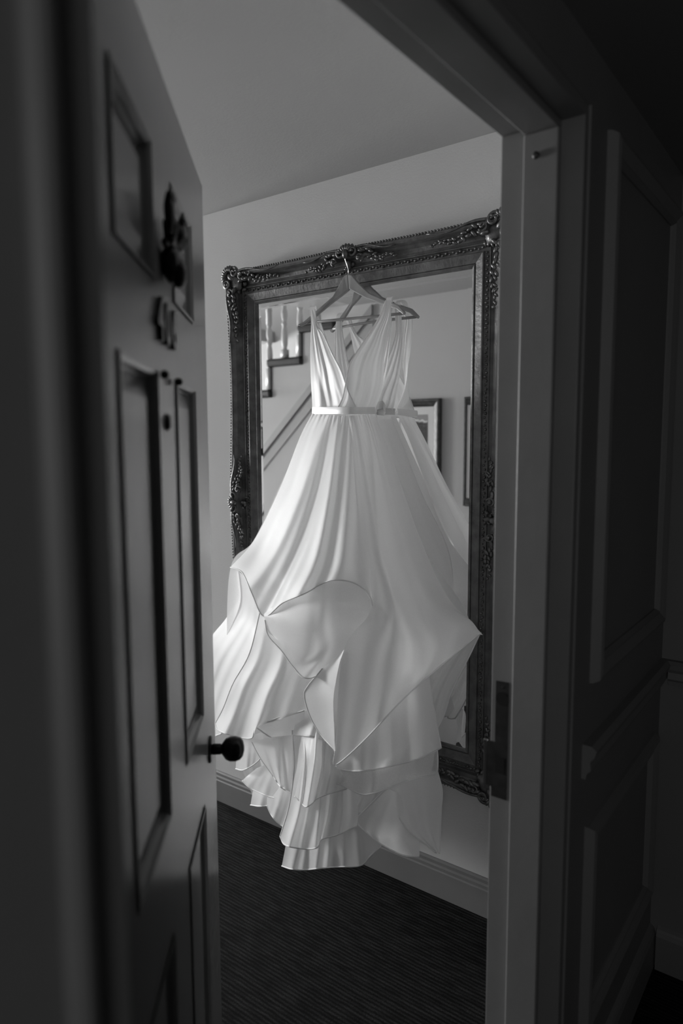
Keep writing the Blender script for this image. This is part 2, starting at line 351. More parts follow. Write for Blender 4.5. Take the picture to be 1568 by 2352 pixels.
# iron stag plaque between the top panels
an = MB()
an.blob((.477, F-.012, 1.752), (.026, 0, 0), (0, .014, 0), (0, 0, .030), 12, 8)
an.blob((.477, F-.022, 1.738), (.016, 0, 0), (0, .012, 0), (0, 0, .022), 10, 6)
for s_ in (-1, 1):
    an.blob((.477+s_*.030, F-.010, 1.772), (.016, 0, 0), (0, .006, 0), (0, 0, .007), 8, 5)
    an.tube([(.477+s_*.008, F-.012, 1.772), (.477+s_*.030, F-.016, 1.780), (.477+s_*.046, F-.020, 1.796)], [.008, .009, .011], 8)
    an.blob((.477+s_*.050, F-.020, 1.806), (.018, 0, 0), (0, .008, 0), (s_*.006, 0, .026), 10, 7)
    for q in range(3):
        b0 = Vector((.477+s_*(.042+.010*q), F-.020, 1.816)); an.tube([b0, b0+Vector((s_*.003*q, -.003, .010)), b0+Vector((s_*.005*q, -.004, .020-.004*q))], [.006, .005, .0015], 7)
tag(an.build('stag_plaque', blackmetal, door, True), 'dark iron plaque shaped like an antlered head')
# the room number
for i, ch in enumerate('406'):
    fc = bpy.data.curves.new('digit', 'FONT'); fc.body = ch; fc.size = .082; fc.extrude = .003; fc.offset = .0016
    fo = bpy.data.objects.new('tmp', fc); COL.objects.link(fo)
    me = bpy.data.meshes.new_from_object(fo.evaluated_get(bpy.context.evaluated_depsgraph_get())); bpy.data.objects.remove(fo)
    me.materials.clear(); me.materials.append(blackmetal)
    do = bpy.data.objects.new('digit', me); COL.objects.link(do); do.parent = door
    do.location = (.398 + i*.054, F-.0035, 1.637); do.rotation_euler = (math.pi/2, 0, 0)

# ------------------------------------------------------------------ gilt mirror
mir = empty('wall_mirror', ((MX0+MX1)/2, YM, MZ0-.12)); tag(mir, 'tall mirror in an ornate dark gilt frame, fixed behind the dress', 'mirror')
MO = Vector(mir.location)
def mloc(P): return Vector(P) - MO
def side(k, u, w_, h):
    """u along a member from its middle, w outward from the sight edge, h off the wall"""
    cx, cz = (MX0+MX1)/2, (MZ0+MZ1)/2
    if k == 0: return (cx+u, YM-h, MZ1+w_)
    if k == 1: return (MX1+w_, YM-h, cz-u)
    if k == 2: return (cx-u, YM-h, MZ0-w_)
    return (MX0-w_, YM-h, cz+u)
LEN = [MX1-MX0, MZ1-MZ0, MX1-MX0, MZ1-MZ0]
PROF = [(-.006, .040), (-.006, .049), (.0, .053), (.003, .053), (.004, .049), (.006, .052), (.030, .061), (.033, .060), (.034, .054), (.037, .054), (.050, .054), (.052, .059), (.055, .059), (.057, .055),
        (.066, .0535), (.078, .057), (.088, .066), (.095, .077), (.100, .081), (.105, .081), (.107, .077), (.110, .077), (.114, .074), (.116, .066), (.117, .0)]
for k in range(4):
    mb = MB(); n = len(PROF); NS = 24; vs = []
    for i in range(NS+1):
        t_ = -1 + 2*i/NS
        for w_, h in PROF:
            # the outer edge sweeps gently out towards the middle and the corners
            sw = (.007 if k % 2 else .0015)*math.cos(t_*math.pi*2)*max(0, (w_-.06)/.057)
            vs.append(mloc(side(k, t_*(LEN[k]/2 + w_ + (sw if abs(t_) == 1 else 0)), w_+sw, h)))
    mb.add(vs, [(i*n+j, i*n+j+1, (i+1)*n+j+1, (i+1)*n+j) for i in range(NS) for j in range(n-1)])
    mem = mb.build('frame_member', bronze, mir, False)
    # carved bead row and outer ribbon row
    bd = MB(); L = LEN[k] + .07; N = int(L/.0115)
    for i in range(N):
        u_ = -L/2 + L*(i+.5)/N; q = .6 + .4*random.random(); ww = .0435 + (.0018 if i % 2 else -.0018)
        bd.blob(mloc(side(k, u_, ww, .0555)), Vector(side(k, .0052*q, 0, 0))-Vector(side(k, 0, 0, 0)), Vector(side(k, 0, .0050*q, 0))-Vector(side(k, 0, 0, 0)), Vector((0, -.0055*q, 0)), 6, 4)
    o = bd.build('carved_beading', bronze_hi, mem, True); o['kind'] = 'stuff'
    bd = MB(); L = LEN[k] + .14; N = int(L/.0105)
    for i in range(N):
        u_ = -L/2 + L*(i+.5)/N
        t_ = u_/(LEN[k]/2+.117); sw = (.007 if k % 2 else .0015)*math.cos(t_*math.pi*2)
        bd.blob(mloc(side(k, u_, .1115+sw*.9, .076)), Vector(side(k, .0036, 0, 0))-Vector(side(k, 0, 0, 0)), Vector(side(k, 0, .0046, 0))-Vector(side(k, 0, 0, 0)), Vector((0, -.0042, 0)), 6, 4)
    o = bd.build('ribbon_edge', bronze, mem, True); o['kind'] = 'stuff'
# carved ornaments
def spiral(c, r0, turns, a0, sgn, n=26):
    return [(c[0] + sgn*r0*(1-.82*i/n)*math.cos(a0+turns*2*math.pi*i/n), c[1] + r0*(1-.82*i/n)*math.sin(a0+turns*2*math.pi*i/n), i/n) for i in range(n+1)]
def carve(loc, seed, corner):
    rnd = random.Random(seed); mb = MB()
    def pt(u_, w_, h): return mloc(loc(u_, w_, h))
    def ax(a, b): return (Vector(loc(a, b, 0)) - Vector(loc(0, 0, 0)))
    def leaf(u_, w_, h, ang, l, wd, th):
        e1 = ax(math.cos(ang)*l, math.sin(ang)*l); e2 = ax(-math.sin(ang)*wd, math.cos(ang)*wd)
        mb.blob(pt(u_, w_, h), e1, e2, Vector((0, -th, 0)), 8, 5)
    for s in (-1, 1):
        # volutes
        for (cu, cw, r0, a0, tr) in ((.026, .100, .019, math.pi*.55, .0050), (.050, .076, .013, -math.pi*.4, .0038)):
            sp_ = spiral((s*cu, cw), r0, 1.35, a0, s)
            mb.tube([pt(a, b, .078 + .012*t_) for a, b, t_ in sp_], [tr*(1.1-.5*t_) for *_, t_ in sp_], 7)
            mb.blob(pt(s*cu, cw, .088), ax(.005, 0), ax(0, .005), Vector((0, -.006, 0)), 8, 5)
        # leafy tail running out along the member
        for i in range(11):
            t_ = i/10; u_ = s*(.050 + .125*t_); w_ = .086 - .024*t_ + .008*math.sin(t_*9)
            for q in range(2):
                leaf(u_ + rnd.uniform(-.004, .004), w_ + (q-.5)*.022*(1-t_), .068 + .010*(1-t_), rnd.uniform(-.9, .9), .012*(1.1-.6*t_), .0052*(1.15-.5*t_), .0075*(1.1-.5*t_))
        # long stem
        st = [pt(s*(.03+.15*t_), .108 - .012*t_ + .006*math.sin(t_*6), .080) for t_ in [i/14 for i in range(15)]]
        mb.tube(st, [.0042*(1.1-.7*i/14) for i in range(15)], 6)
    # shell
    for i in range(7):
        a = math.pi*(.12 + .76*i/6); leaf(.020*math.cos(a), .094 + .020*math.sin(a), .084, a, .013, .0055, .008)
    leaf(0, .092, .088, math.pi/2, .016, .011, .010); leaf(0, .064, .066, math.pi/2, .017, .008, .009)
    for i in range(5): leaf(rnd.uniform(-.02, .02), .052+.006*i, .060, rnd.uniform(0, 3), .009, .005, .008)
    return mb
for k in range(4):
    carve(lambda u_, w_, h, k=k: side(k, u_, w_, h), 11+k, False).build('centre_cartouche', bronze_hi, mir, True)
def corner_loc(sx, sz):
    bx, bz = (MX1 if sx > 0 else MX0), (MZ1 if sz > 0 else MZ0)
    def f(u_, w_, h):
        # bend the straight cartouche round the corner
        w2 = w_ + .008
        if u_ >= 0: return (bx + sx*(w2 - max(0, u_-.0)*1.0) if False else bx + sx*(.09 - u_*.92) if u_ > .02 else bx + sx*(.075+.02*(1-u_/.02)*.5), YM-h, bz + sz*(w2 + .004))
        v = -u_
        return (bx + sx*(w2 + .004), YM-h, bz + sz*(.09 - v*.92) if v > .02 else bz + sz*(.075+.02*(1-v/.02)*.5))
    return f
def corner_carve(sx, sz, seed):
    rnd = random.Random(seed); mb = MB(); bx, bz = (MX1 if sx > 0 else MX0), (MZ1 if sz > 0 else MZ0)
    def pt(a, b, h): return mloc((bx + sx*a, YM-h, bz + sz*b))
    def leaf(a, b, h, ang, l, wd, th):
        mb.blob(pt(a, b, h), Vector((sx*math.cos(ang)*l, 0, sz*math.sin(ang)*l)), Vector((-sx*math.sin(ang)*wd, 0, sz*math.cos(ang)*wd)), Vector((0, -th, 0)), 8, 5)
    # bossed corner block
    leaf(.080, .080, .072, math.pi/4, .046, .030, .008)
    leaf(.094, .094, .078, math.pi/4, .020, .012, .009)
    for sw in (0, 1):
        def P(a, b): return (a, b) if sw == 0 else (b, a)
        for (ca, cb, r0, a0, tr) in ((.072, .108, .020, .6, .0052), (.040, .095, .014, 3.6, .0040), (.112, .066, .012, 1.2, .0036)):
            sp_ = [(ca + r0*(1-.82*i/24)*math.cos(a0+2.7*math.pi*i/24), cb + r0*(1-.82*i/24)*math.sin(a0+2.7*math.pi*i/24), i/24) for i in range(25)]
            mb.tube([pt(*P(a, b), .080 + .010*t_) for a, b, t_ in sp_], [tr*(1.1-.5*t_) for *_, t_ in sp_], 7)
        for i in range(12):
            t_ = i/11; a = .045 - .175*t_; b = .088 - .020*t_ + .006*math.sin(t_*9)
            for q in range(2):
                aa, bb = P(a + rnd.uniform(-.004, .004), b + (q-.5)*.024*(1-t_))
                leaf(aa, bb, .070 + .010*(1-t_), rnd.uniform(-.9, .9) + (0 if sw == 0 else math.pi/2), .013*(1.1-.6*t_), .0055*(1.15-.5*t_), .0078*(1.1-.5*t_))
        mb.tube([pt(*P(.06-.20*t_, .110 - .010*t_ + .006*math.sin(t_*7)), .081) for t_ in [i/14 for i in range(15)]], [.0046*(1.1-.7*i/14) for i in range(15)], 6)
    for i in range(9):
        a = -math.pi*.15 + math.pi*.8*i/8; leaf(.098+.026*math.cos(a), .098+.026*math.sin(a), .082, a, .013, .006, .009)
    for i in range(8): leaf(rnd.uniform(.036, .07), rnd.uniform(.036, .07), .062, rnd.uniform(0, 3), .010, .006, .009)
    return mb
i = 0
for sx in (-1, 1):
    for sz in (-1, 1):
        corner_carve(sx, sz, 31+i).build('corner_cartouche', bronze_hi, mir, True); i += 1
# bevelled glass
g = MB(); bz = .022
def gp(x, z, d_): return mloc((x, YM-d_, z))
o_ = [(MX0-.004, MZ0-.004), (MX1+.004, MZ0-.004), (MX1+.004, MZ1+.004), (MX0-.004, MZ1+.004)]; i_ = [(MX0+bz, MZ0+bz), (MX1-bz, MZ0+bz), (MX1-bz, MZ1-bz), (MX0+bz, MZ1-bz)]
g.add([gp(x, z, GL-(.0016 if x < -.8 else .0002)) for x, z in o_] + [gp(x, z, GL) for x, z in i_], [(0,1,5,4), (1,2,6,5), (2,3,7,6), (3,0,4,7), (4,5,6,7)])
tag(g.build('glass', silver, mir), 'bevelled mirror glass')
MB().box(mloc((MX0-.05, YM-.004, MZ0-.05)), mloc((MX1+.05, YM-.030, MZ1+.05))).build('backboard', bronze, mir)
for px in (640, 885, 1040):
    P = M(px, 605-(px-640)*.225, .03); MB().box(mloc((P.x-.016, YM-.030, MZ1+.10)), mloc((P.x+.016, YM-.004, MZ1+.125))).build('wall_bracket', plaster, mir, bevel=.004)

# ------------------------------------------------------------------ staircase (seen in the mirror)
st = empty('staircase', (-2.7, YO, 0)); tag(st, 'staircase with dark tread ends and white turned balusters, seen in the mirror', 'staircase')
SO = Vector(st.location)
def sbox(a, b, name, mat, bevel=.0): return MB().box(Vector(a)-SO, Vector(b)-SO).build(name, mat, st, bevel=bevel)
for k in range(-7, 4):
    x0, x1 = nose(k), nose(k+1)
    sbox((x0, -2.198, tz(k)-.055), (x1+.035, YO+.03, tz(k)), 'tread', dark_stair, .016)
    if k < 3: sbox((x1+.005, -2.198, tz(k)), (x1+.032, YO+.012, tz(k+1)-.055), 'riser', dark_stair, .003)
# raking string moulding on the wall, parallel to the flight
sl = RISE/GO; def_z = lambda x: 1.409 + (x+2.94)*.935
pts = [(-3.6, def_z(-3.6)), (-1.945, def_z(-1.945)), (-1.945, def_z(-1.945)-.060), (-3.6, def_z(-3.6)-.060)]
MB().prism([(x-SO.x, z) for x, z in pts], 1, 0, .022).build('string_moulding', grey_paint, st)
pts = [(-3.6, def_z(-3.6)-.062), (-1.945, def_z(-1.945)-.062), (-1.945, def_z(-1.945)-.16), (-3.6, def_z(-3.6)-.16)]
MB().prism([(x-SO.x, z) for x, z in pts], 1, 0, .008)  .build('string_shade_band', string_shade_grey, st)  # thin band whose grey imitates the soft shadow under the moulding
BAL = [(.0, 0), (.016, 0), (.018, .006), (.014, .016), (.019, .026), (.021, .05), (.023, .085), (.021, .13), (.015, .165), (.021, .172), (.021, .180), (.014, .186), (.015, .2), (.022, .232), (.021, .262), (.013, .285), (.018, .292), (.018, .30)]
BAL = [(r, z) for r, z in BAL][1:]
def baluster(x, y, zb, h1, ztop):
    mb = MB().box((x-.021, y-.021, zb), (x+.021, y+.021, zb+h1))
    zz = zb+h1
    mb.lathe([(r, z) for r, z in BAL], (x, y, zz), (0, 0, 1), 16)
    mb.lathe([(.018, 0), (.021, .003), (.021, ztop-zz-.30)], (x, y, zz+.30), (0, 0, 1), 16)
    mb.v = [tuple(Vector(v)-SO) for v in mb.v]
    return mb.build('baluster', white_paint, st, True)
for k in (-1, 0, 1, 2, 3):
    for q in ((0, 1) if k < 3 else (0,)):
        baluster(nose(k) + .14 + q*.142 - .002, YO-.02, tz(k), .06 + q*.09, 3.0)
# upper landing seen above: slab, dark nosing, string and its balusters
sbox((-2.44, YO-.0, H), (-2.1, -.925, H+.06), 'landing_slab', white_paint)
sbox((-2.40, -1.1, H+.06), (-2.1, -.905, H+.115), 'landing_nosing', dark_stair, .014)
sbox((-3.7, -.965, H), (-2.44, -.935, H+.22), 'landing_string', plaster)
for x in (-2.73, -2.58, -2.46, -2.88): sbox((x-.022, -.93, H+.01), (x+.022, -.888, H+.30), 'baluster', white_paint)

# ------------------------------------------------------------------ pictures on the wall opposite (seen in the mirror)
land = landscape()
def picture(x0, x1, z0, z1, label):
    p = empty('framed_picture', ((x0+x1)/2, YO, z0)); tag(p, label, 'picture', 'framed prints on the wall facing the mirror'); O = Vector(p.location)
    FP = [(0, 0), (0, .030), (.006, .036), (.014, .036), (.020, .030), (.032, .026), (.042, .020), (.046, .016), (.046, 0)]; n = len(FP); vs = []
    for cx_, cz_, sx_, sz_ in ((x0, z0, 1, 1), (x1, z0, -1, 1), (x1, z1, -1, -1), (x0, z1, 1, -1)):
        vs += [Vector((cx_+sx_*t_, YO+h, cz_+sz_*t_))-O for t_, h in FP]
    MB().add(vs, [(q*n+j, q*n+j+1, ((q+1) % 4)*n+j+1, ((q+1) % 4)*n+j) for q in range(4) for j in range(n-1)]).build('frame', picframe, p)
    MB().box(Vector((x0+.04, YO+.004, z0+.04))-O, Vector((x1-.04, YO+.012, z1-.04))-O).build('mount', mat_card, p)
    MB().box(Vector((x0+.090, YO+.012, z0+.14))-O, Vector((x1-.090, YO+.0135, z1-.092))-O).build('print', land, p)
    return p
picture(-1.975, -1.4535, 1.113, 1.741, 'dark framed landscape print of a hillside town, hung nearer the stairs')
picture(-1.2946, -.773, 1.113, 1.741, 'dark framed landscape print cut off by the mirror frame edge')

# ------------------------------------------------------------------ hanger
hg = empty('coat_hanger', M(800, 640, .08)); tag(hg, 'wooden coat hanger with steel hook hung on the mirror frame', 'hanger'); HO = Vector(hg.location)
def arm(top, bot, dd):
    n = len(top); mb = MB(); vs = []
    for (a, b, d_) in zip(top, bot, dd):
        A, B = M(*a, d_), M(*b, d_)
        for P, s in ((A, 0), (B, 0)):
            vs += [P - HO + Vector((0, -.006, 0)), P - HO + Vector((0, .006, 0))]
    fs = []
    for i in range(n-1):
        a, b = i*4, (i+1)*4
        fs += [(a, b, b+2, a+2), (a+1, a+3, b+3, b+1), (a, a+1, b+1, b), (a+2, b+2, b+3, a+3)]
    fs += [(0, 2, 3, 1), ((n-1)*4, (n-1)*4+1, (n-1)*4+3, (n-1)*4+2)]
    return mb.add(vs, fs).build('arm', wood, hg, bevel=.003)
arm([(801, 630), (792, 634), (779, 658), (766, 681), (730, 712), (699, 739), (684, 746)], [(803, 665), (800, 668), (788, 678), (766, 694), (738, 717), (704, 744), (690, 750)], [.082, .083, .088, .095, .110, .124, .130])
arm([(801, 630), (809, 632), (826, 652), (850, 674), (886, 690), (917, 701), (931, 718)], [(803, 665), (806, 666), (820, 674), (845, 687), (880, 699), (912, 711), (928, 724)], [.082, .082, .080, .078, .078, .082, .086])
MB().tube([M(700, 742, .122)-HO, M(770, 735, .10)-HO, M(850, 728, .085)-HO, M(925, 720, .083)-HO], .0045, 10).build('trouser_bar', wood, hg, True)
hk = [(800, 632, .082), (800, 620, .082), (797, 608, .084), (793, 598, .088), (791, 588, .091), (792, 578, .092), (795, 572, .086), (799, 571, .076), (803, 574, .068)]
MB().tube([M(*q)-HO for q in hk], .0019, 8).build('hook', steel, hg, True)

# ------------------------------------------------------------------ wedding dress
dr = empty('wedding_dress', M(780, 950, .15)); tag(dr, 'white sleeveless organza wedding dress with tiered flounces on the hanger', 'dress'); DO = Vector(dr.location)
def cr(P, t_):
    n = len(P)-1
    if n == 0: return P[0]
    x = min(max(t_, 0), 1)*n; i = min(int(x), n-1); f = x-i
    p1, p2 = P[i], P[i+1]; p0 = P[i-1] if i > 0 else tuple(2*a-b for a, b in zip(p1, p2)); p3 = P[i+2] if i+2 <= n else tuple(2*a-b for a, b in zip(p2, p1))
    return tuple(.5*((2*b) + (c_-a)*f + (2*a-5*b+4*c_-d_)*f*f + (3*b-a-3*c_+d_)*f*f*f) for a, b, c_, d_ in zip(p0, p1, p2, p3))
def resample(P, n):
    Q = [cr(P, i/120) for i in range(121)]; L = [0]
    for a, b in zip(Q, Q[1:]): L.append(L[-1] + math.dist(a[:2], b[:2]) + 1e-6)
    out = []; j = 0
    for i in range(n):
        t_ = L[-1]*i/(n-1)
        while j < 119 and L[j+1] < t_: j += 1
        f = (t_-L[j])/max(L[j+1]-L[j], 1e-9); f = min(max(f, 0), 1)
        out.append(tuple(a+(b-a)*f for a, b in zip(Q[j], Q[j+1])))
    return out
def cloth(name, rows, mat=org, nu=56, nv=56, folds=(), wav=None, hem=True, parent=None, sides=(), arc=True, gather=0):
    """rows of (sight x, sight y, distance from the wall) from waist to hem; folds = (u at top, u at hem, width, height, power)"""
    C_ = [resample(r, nu) if arc else [cr(r, i/(nu-1)) for i in range(nu)] for r in rows]
    G = []
    for j in range(nv):
        v = j/(nv-1); row = []
        for i in range(nu):
            u_ = i/(nu-1); x, y, d_ = cr([c_[i] for c_ in C_], v)
            for (ua, ub, wd, am, pw) in folds:
                q = (u_-(ua+(ub-ua)*v))/wd; d_ += am*(v**pw)*math.exp(-q*q)
            if wav:
                n_, am, ph, pw = wav
                e_ = min(1, 6*u_, 6*(1-u_)) if True else 1
                d_ += am*(.12+.88*v**pw)*e_*(math.sin(2*math.pi*n_*u_+ph+.7*math.sin(5*u_+3*v)) + .4*math.sin(2*math.pi*n_*2.3*u_+ph*2+2*v))
            if gather: d_ += .0034*math.exp(-v*9)*math.sin(2*math.pi*gather*u_ + 2*math.sin(9*u_)) + .0026*math.exp(-v*3.5)*math.sin(2*math.pi*gather*.53*u_ + 1)
            row.append(M(x, y, d_)-DO)
        G.append(row)
    o = MB().grid(G).build(name, mat, parent or dr, True)
    if hem:
        MB().tube(G[-1], .0021, 6).build('hem', ribbon_hem, o, True)
    for s in sides:
        MB().tube([r[0 if s == 'l' else -1] for r in G], .0021, 6).build('hem', ribbon_hem, o, True)
    return o
ribbon_hem = organza('rolled_hem', .88, .0, .3)

# bodice
cloth('bodice_panel', [[(711,712,.140),(723,711,.140)], [(714,738,.150),(729,750,.152)], [(713,775,.160),(742,768,.172)], [(712,812,.172),(764,815,.200)], [(713,850,.178),(783,852,.215)], [(714,880,.178),(797,892,.220)], [(716,915,.172),(812,925,.216)], [(717,941,.166),(820,943,.212)]],
      satin, 40, 60, [(.35,.2,.07,.007,.6),(.6,.45,.06,-.006,.6),(.75,.6,.06,.007,1),(.2,.32,.05,-.005,1)], (3,.0022,0,.6), False, sides=('r',))
cloth('bodice_panel', [[(886,690,.094),(899,690,.094)], [(874,722,.118),(897,728,.110)], [(852,760,.140),(889,765,.117)], [(835,785,.160),(885,800,.117)], [(812,820,.186),(882,830,.115)], [(802,842,.205),(881,860,.113)], [(794,880,.222),(878,890,.110)], [(786,915,.229),(869,920,.107)], [(772,943,.228),(860,943,.107)]],
      satin, 40, 60, [(.3,.25,.07,-.006,.6),(.15,.1,.06,.007,1),(.55,.5,.08,.006,.8),(.8,.75,.07,-.006,.8)], (3,.002,1,.6), False, sides=('l',))
cloth('back_panel', [[(716,712,.112),(727,711,.112)], [(722,760,.100),(742,760,.098)], [(722,830,.095),(772,845,.082)], [(721,890,.095),(790,895,.078)], [(722,943,.105),(800,943,.078)]], satin, 30, 40, [], (4,.004,.5,.5), False, sides=('r',))
cloth('back_panel', [[(890,690,.066),(902,690,.066)], [(880,770,.078),(897,770,.080)], [(850,850,.074),(888,850,.084)], [(815,900,.074),(876,900,.088)], [(800,943,.078),(860,943,.098)]], satin, 30, 40, [], (4,.004,2,.5), False, sides=('l',))
for a, b, f_, k_, t_ in ((711, 723, .140, .112, 705), (886, 899, .094, .066, 684)):
    cloth('strap', [[(a, t_+7, f_), (b, t_+6, f_)], [(a+1, t_-1, (f_+k_)/2+.006), (b+1, t_-2, (f_+k_)/2+.006)], [(a+3, t_-1, (f_+k_)/2-.006), (b+3, t_-2, (f_+k_)/2-.006)], [(a+5, t_+7, k_), (b+4, t_+6, k_)]], satin, 6, 16, [], None, False)
# ribbon belt with a bow behind
ring = [(716.5, .166), (735, .200), (765, .222), (790, .232), (815, .222), (840, .180), (861, .106)]
back = [(861, .106), (850, .088), (820, .078), (780, .078), (745, .095), (722, .130), (716.5, .166)]
cloth('belt', [[(x, 935, d_+.004) for x, d_ in ring], [(x, 943, d_+.0055) for x, d_ in ring], [(x, 951, d_+.004) for x, d_ in ring]], ribbon, 60, 5, hem=False)
cloth('belt', [[(x, 935, d_-.003) for x, d_ in back], [(x, 951, d_-.003) for x, d_ in back]], ribbon, 40, 4, hem=False)
bc = M(838, 940, .070) - DO
bw = MB()
for s in (-1, 1):
    L_ = [bc + Vector((s*x, y, z)) for x, y, z in [(0, 0, 0), (.018, .006, .012), (.040, .008, .016), (.046, 0, .002), (.036, -.006, -.008), (.014, -.003, -.006), (0, 0, 0)]]
    bw.grid([[p + Vector((0, 0, q)) for p in L_] for q in (-.012, 0, .012)])
    T_ = [bc + Vector((s*x, y, z)) for x, y, z in [(0, 0, 0), (.010, .004, -.05), (.016, -.002, -.11), (.02, .003, -.17)]]
    bw.grid([[p + Vector((q, 0, 0)) for p in T_] for q in (-.010, 0, .010)])
bw.blob(bc, (.009, 0, 0), (0, .007, 0), (0, 0, .011))
bw.build('bow', ribbon, dr, True)

# inner lining keeps the skirt's volume
cloth('lining', [[(724,955,.13),(790,957,.17),(855,955,.10)], [(660,1130,.16),(785,1150,.25),(915,1130,.11)], [(590,1300,.19),(770,1330,.32),(985,1300,.115)], [(575,1500,.20),(760,1520,.35),(985,1520,.12)], [(585,1700,.21),(760,1720,.36),(985,1690,.13)], [(640,1860,.22),(740,1900,.33),(880,1860,.14)]],
      satin, 60, 60, [], (7,.008,0,1), False)
# back of the skirt, facing the mirror
cloth('skirt_back', [[(722,950,.13),(780,950,.080),(860,950,.104)], [(650,1100,.17),(780,1110,.072),(917,1100,.115)], [(583,1240,.22),(760,1260,.068),(970,1254,.128)], [(528,1310,.25),(700,1420,.068),(900,1440,.066),(1080,1440,.140)], [(520,1560,.20),(700,1600,.068),(880,1620,.066),(1000,1600,.100)]],
      org, 70, 60, [], (10,.006,0,.7))
cloth('flounce', [[(560,1520,.18),(760,1560,.075),(985,1560,.095)], [(540,1700,.17),(700,1750,.10),(860,1740,.105),(1000,1700,.115)], [(580,1830,.16),(720,1850,.115),(860,1830,.115),(985,1800,.12)]],
      org, 70, 40, [], (11,.008,0,.7))

# overskirt, left and centre
cloth('overskirt', [
  [(717,949,.168),(735,952,.200),(760,954,.222),(790,955,.226),(815,954,.205),(838,952,.165)],
  [(688,1005,.185),(715,1010,.225),(748,1014,.248),(785,1016,.254),(820,1015,.238),(848,1012,.190)],
  [(643,1120,.215),(683,1133,.275),(730,1142,.305),(775,1147,.318),(815,1147,.305),(858,1143,.262)],
  [(585,1238,.250),(640,1262,.330),(700,1276,.372),(765,1280,.388),(815,1278,.375),(862,1272,.335)],
  [(529,1303,.285),(556,1315,.330),(578,1362,.375),(606,1416,.420),(650,1384,.428),(700,1363,.425),(745,1338,.412),(775,1332,.404),(815,1340,.396),(848,1367,.388),(858,1402,.384)]],
  org, 110, 80, [(.30,.15,.05,.022,.8),(.45,.32,.045,-.020,.8),(.52,.52,.05,.020,.7),(.60,.62,.05,-.018,.7),(.14,.07,.05,-.014,.8),(.72,.72,.06,.014,.9),(.84,.84,.05,-.010,.9)], (4,.0012,.6,.3), gather=13)
# overskirt, right
cloth('overskirt', [
  [(800,955,.224),(820,954,.204),(842,952,.160),(860,949,.107)],
  [(808,1015,.250),(835,1014,.222),(862,1011,.172),(884,1006,.112)],
  [(818,1147,.302),(855,1145,.268),(893,1139,.205),(926,1128,.120)],
  [(830,1278,.362),(875,1274,.325),(925,1264,.240),(970,1250,.130)],
  [(850,1400,.392),(905,1402,.360),(965,1392,.285),(1026,1368,.150)],
  [(788,1497,.445),(880,1505,.425),(985,1482,.335),(1070,1428,.200),(1103,1452,.170)],
  [(769,1725,.470),(771,1757,.470),(838,1699,.458),(925,1606,.405),(1010,1531,.300),(1103,1454,.170)]],
  org, 100, 90, [(.30,.35,.09,.018,.8),(.62,.6,.10,-.016,.8),(.82,.8,.07,.012,.8)], (3,.0012,.2,.4), gather=8)
# rounded cascade flap under the arch of the overskirt
cloth('cascade_flap', [[(606,1410,.402),(650,1378,.404),(700,1355,.402),(760,1325,.392),(815,1332,.384),(862,1395,.372)],
  [(607,1418,.408),(645,1420,.425),(705,1430,.440),(755,1425,.418),(815,1420,.395),(858,1420,.372)],
  [(612,1452,.412),(650,1470,.432),(702,1500,.446),(745,1490,.414),(805,1470,.392),(850,1445,.372)],
  [(608,1424,.41),(616,1460,.42),(645,1493,.43),(672,1530,.44),(699,1557,.448),(735,1548,.415),(800,1500,.390)]],
  org, 80, 60, [(.50,.62,.06,.008,.3)], None)
cloth('cascade_flap', [[(790,1492,.446),(770,1512,.445),(740,1536,.430)], [(778,1530,.456),(745,1555,.430),(706,1577,.415)], [(766,1598,.466),(732,1600,.428),(699,1600,.405)], [(766,1650,.468),(740,1650,.430),(713,1647,.405)], [(768,1700,.470),(752,1696,.440),(739,1690,.415)], [(770,1735,.471),(769,1730,.465),(768,1722,.455)]],
  org, 40, 60, [], None, False, sides=('r',))
# second tier, left
cloth('flounce', [[(540,1306,.215),(565,1330,.27),(600,1395,.335)], [(548,1372,.19),(565,1400,.26),(598,1440,.34)], [(519,1420,.175),(550,1450,.265),(582,1480,.345)], [(470,1488,.16),(515,1535,.265),(548,1560,.34)], [(452,1590,.15),(488,1625,.255),(516,1630,.33)], [(448,1650,.14),(478,1690,.245),(508,1686,.32)]],
  org, 50, 60, [(.4,.4,.12,.02,1)], (2,.005,0,.8))
cloth('flounce', [[(598,1400,.350),(625,1430,.370),(670,1470,.385),(730,1520,.395)], [(573,1500,.350),(612,1515,.380),(665,1545,.400),(722,1575,.400)], [(535,1570,.345),(585,1590,.388),(650,1605,.405),(715,1620,.402)], [(513,1625,.342),(560,1650,.395),(620,1655,.412),(705,1632,.405)], [(494,1662,.340),(503,1678,.36),(540,1691,.395),(578,1695,.412),(588,1670,.415),(647,1646,.408),(699,1632,.404)]],
  org, 90, 70, [(.12,.14,.05,.018,.8),(.3,.3,.06,-.016,.8),(.48,.42,.06,.020,.8)], (3,.002,.3,.6), sides=('l',))
cloth('flounce_fold', [[(700,1631,.402),(647,1645,.406),(597,1660,.413),(587,1669,.416)], [(699,1645,.385),(655,1665,.380),(612,1675,.395),(587,1670,.415)], [(694,1662,.372),(672,1688,.362),(630,1696,.375),(588,1671,.414)]], org, 40, 20, [], None)
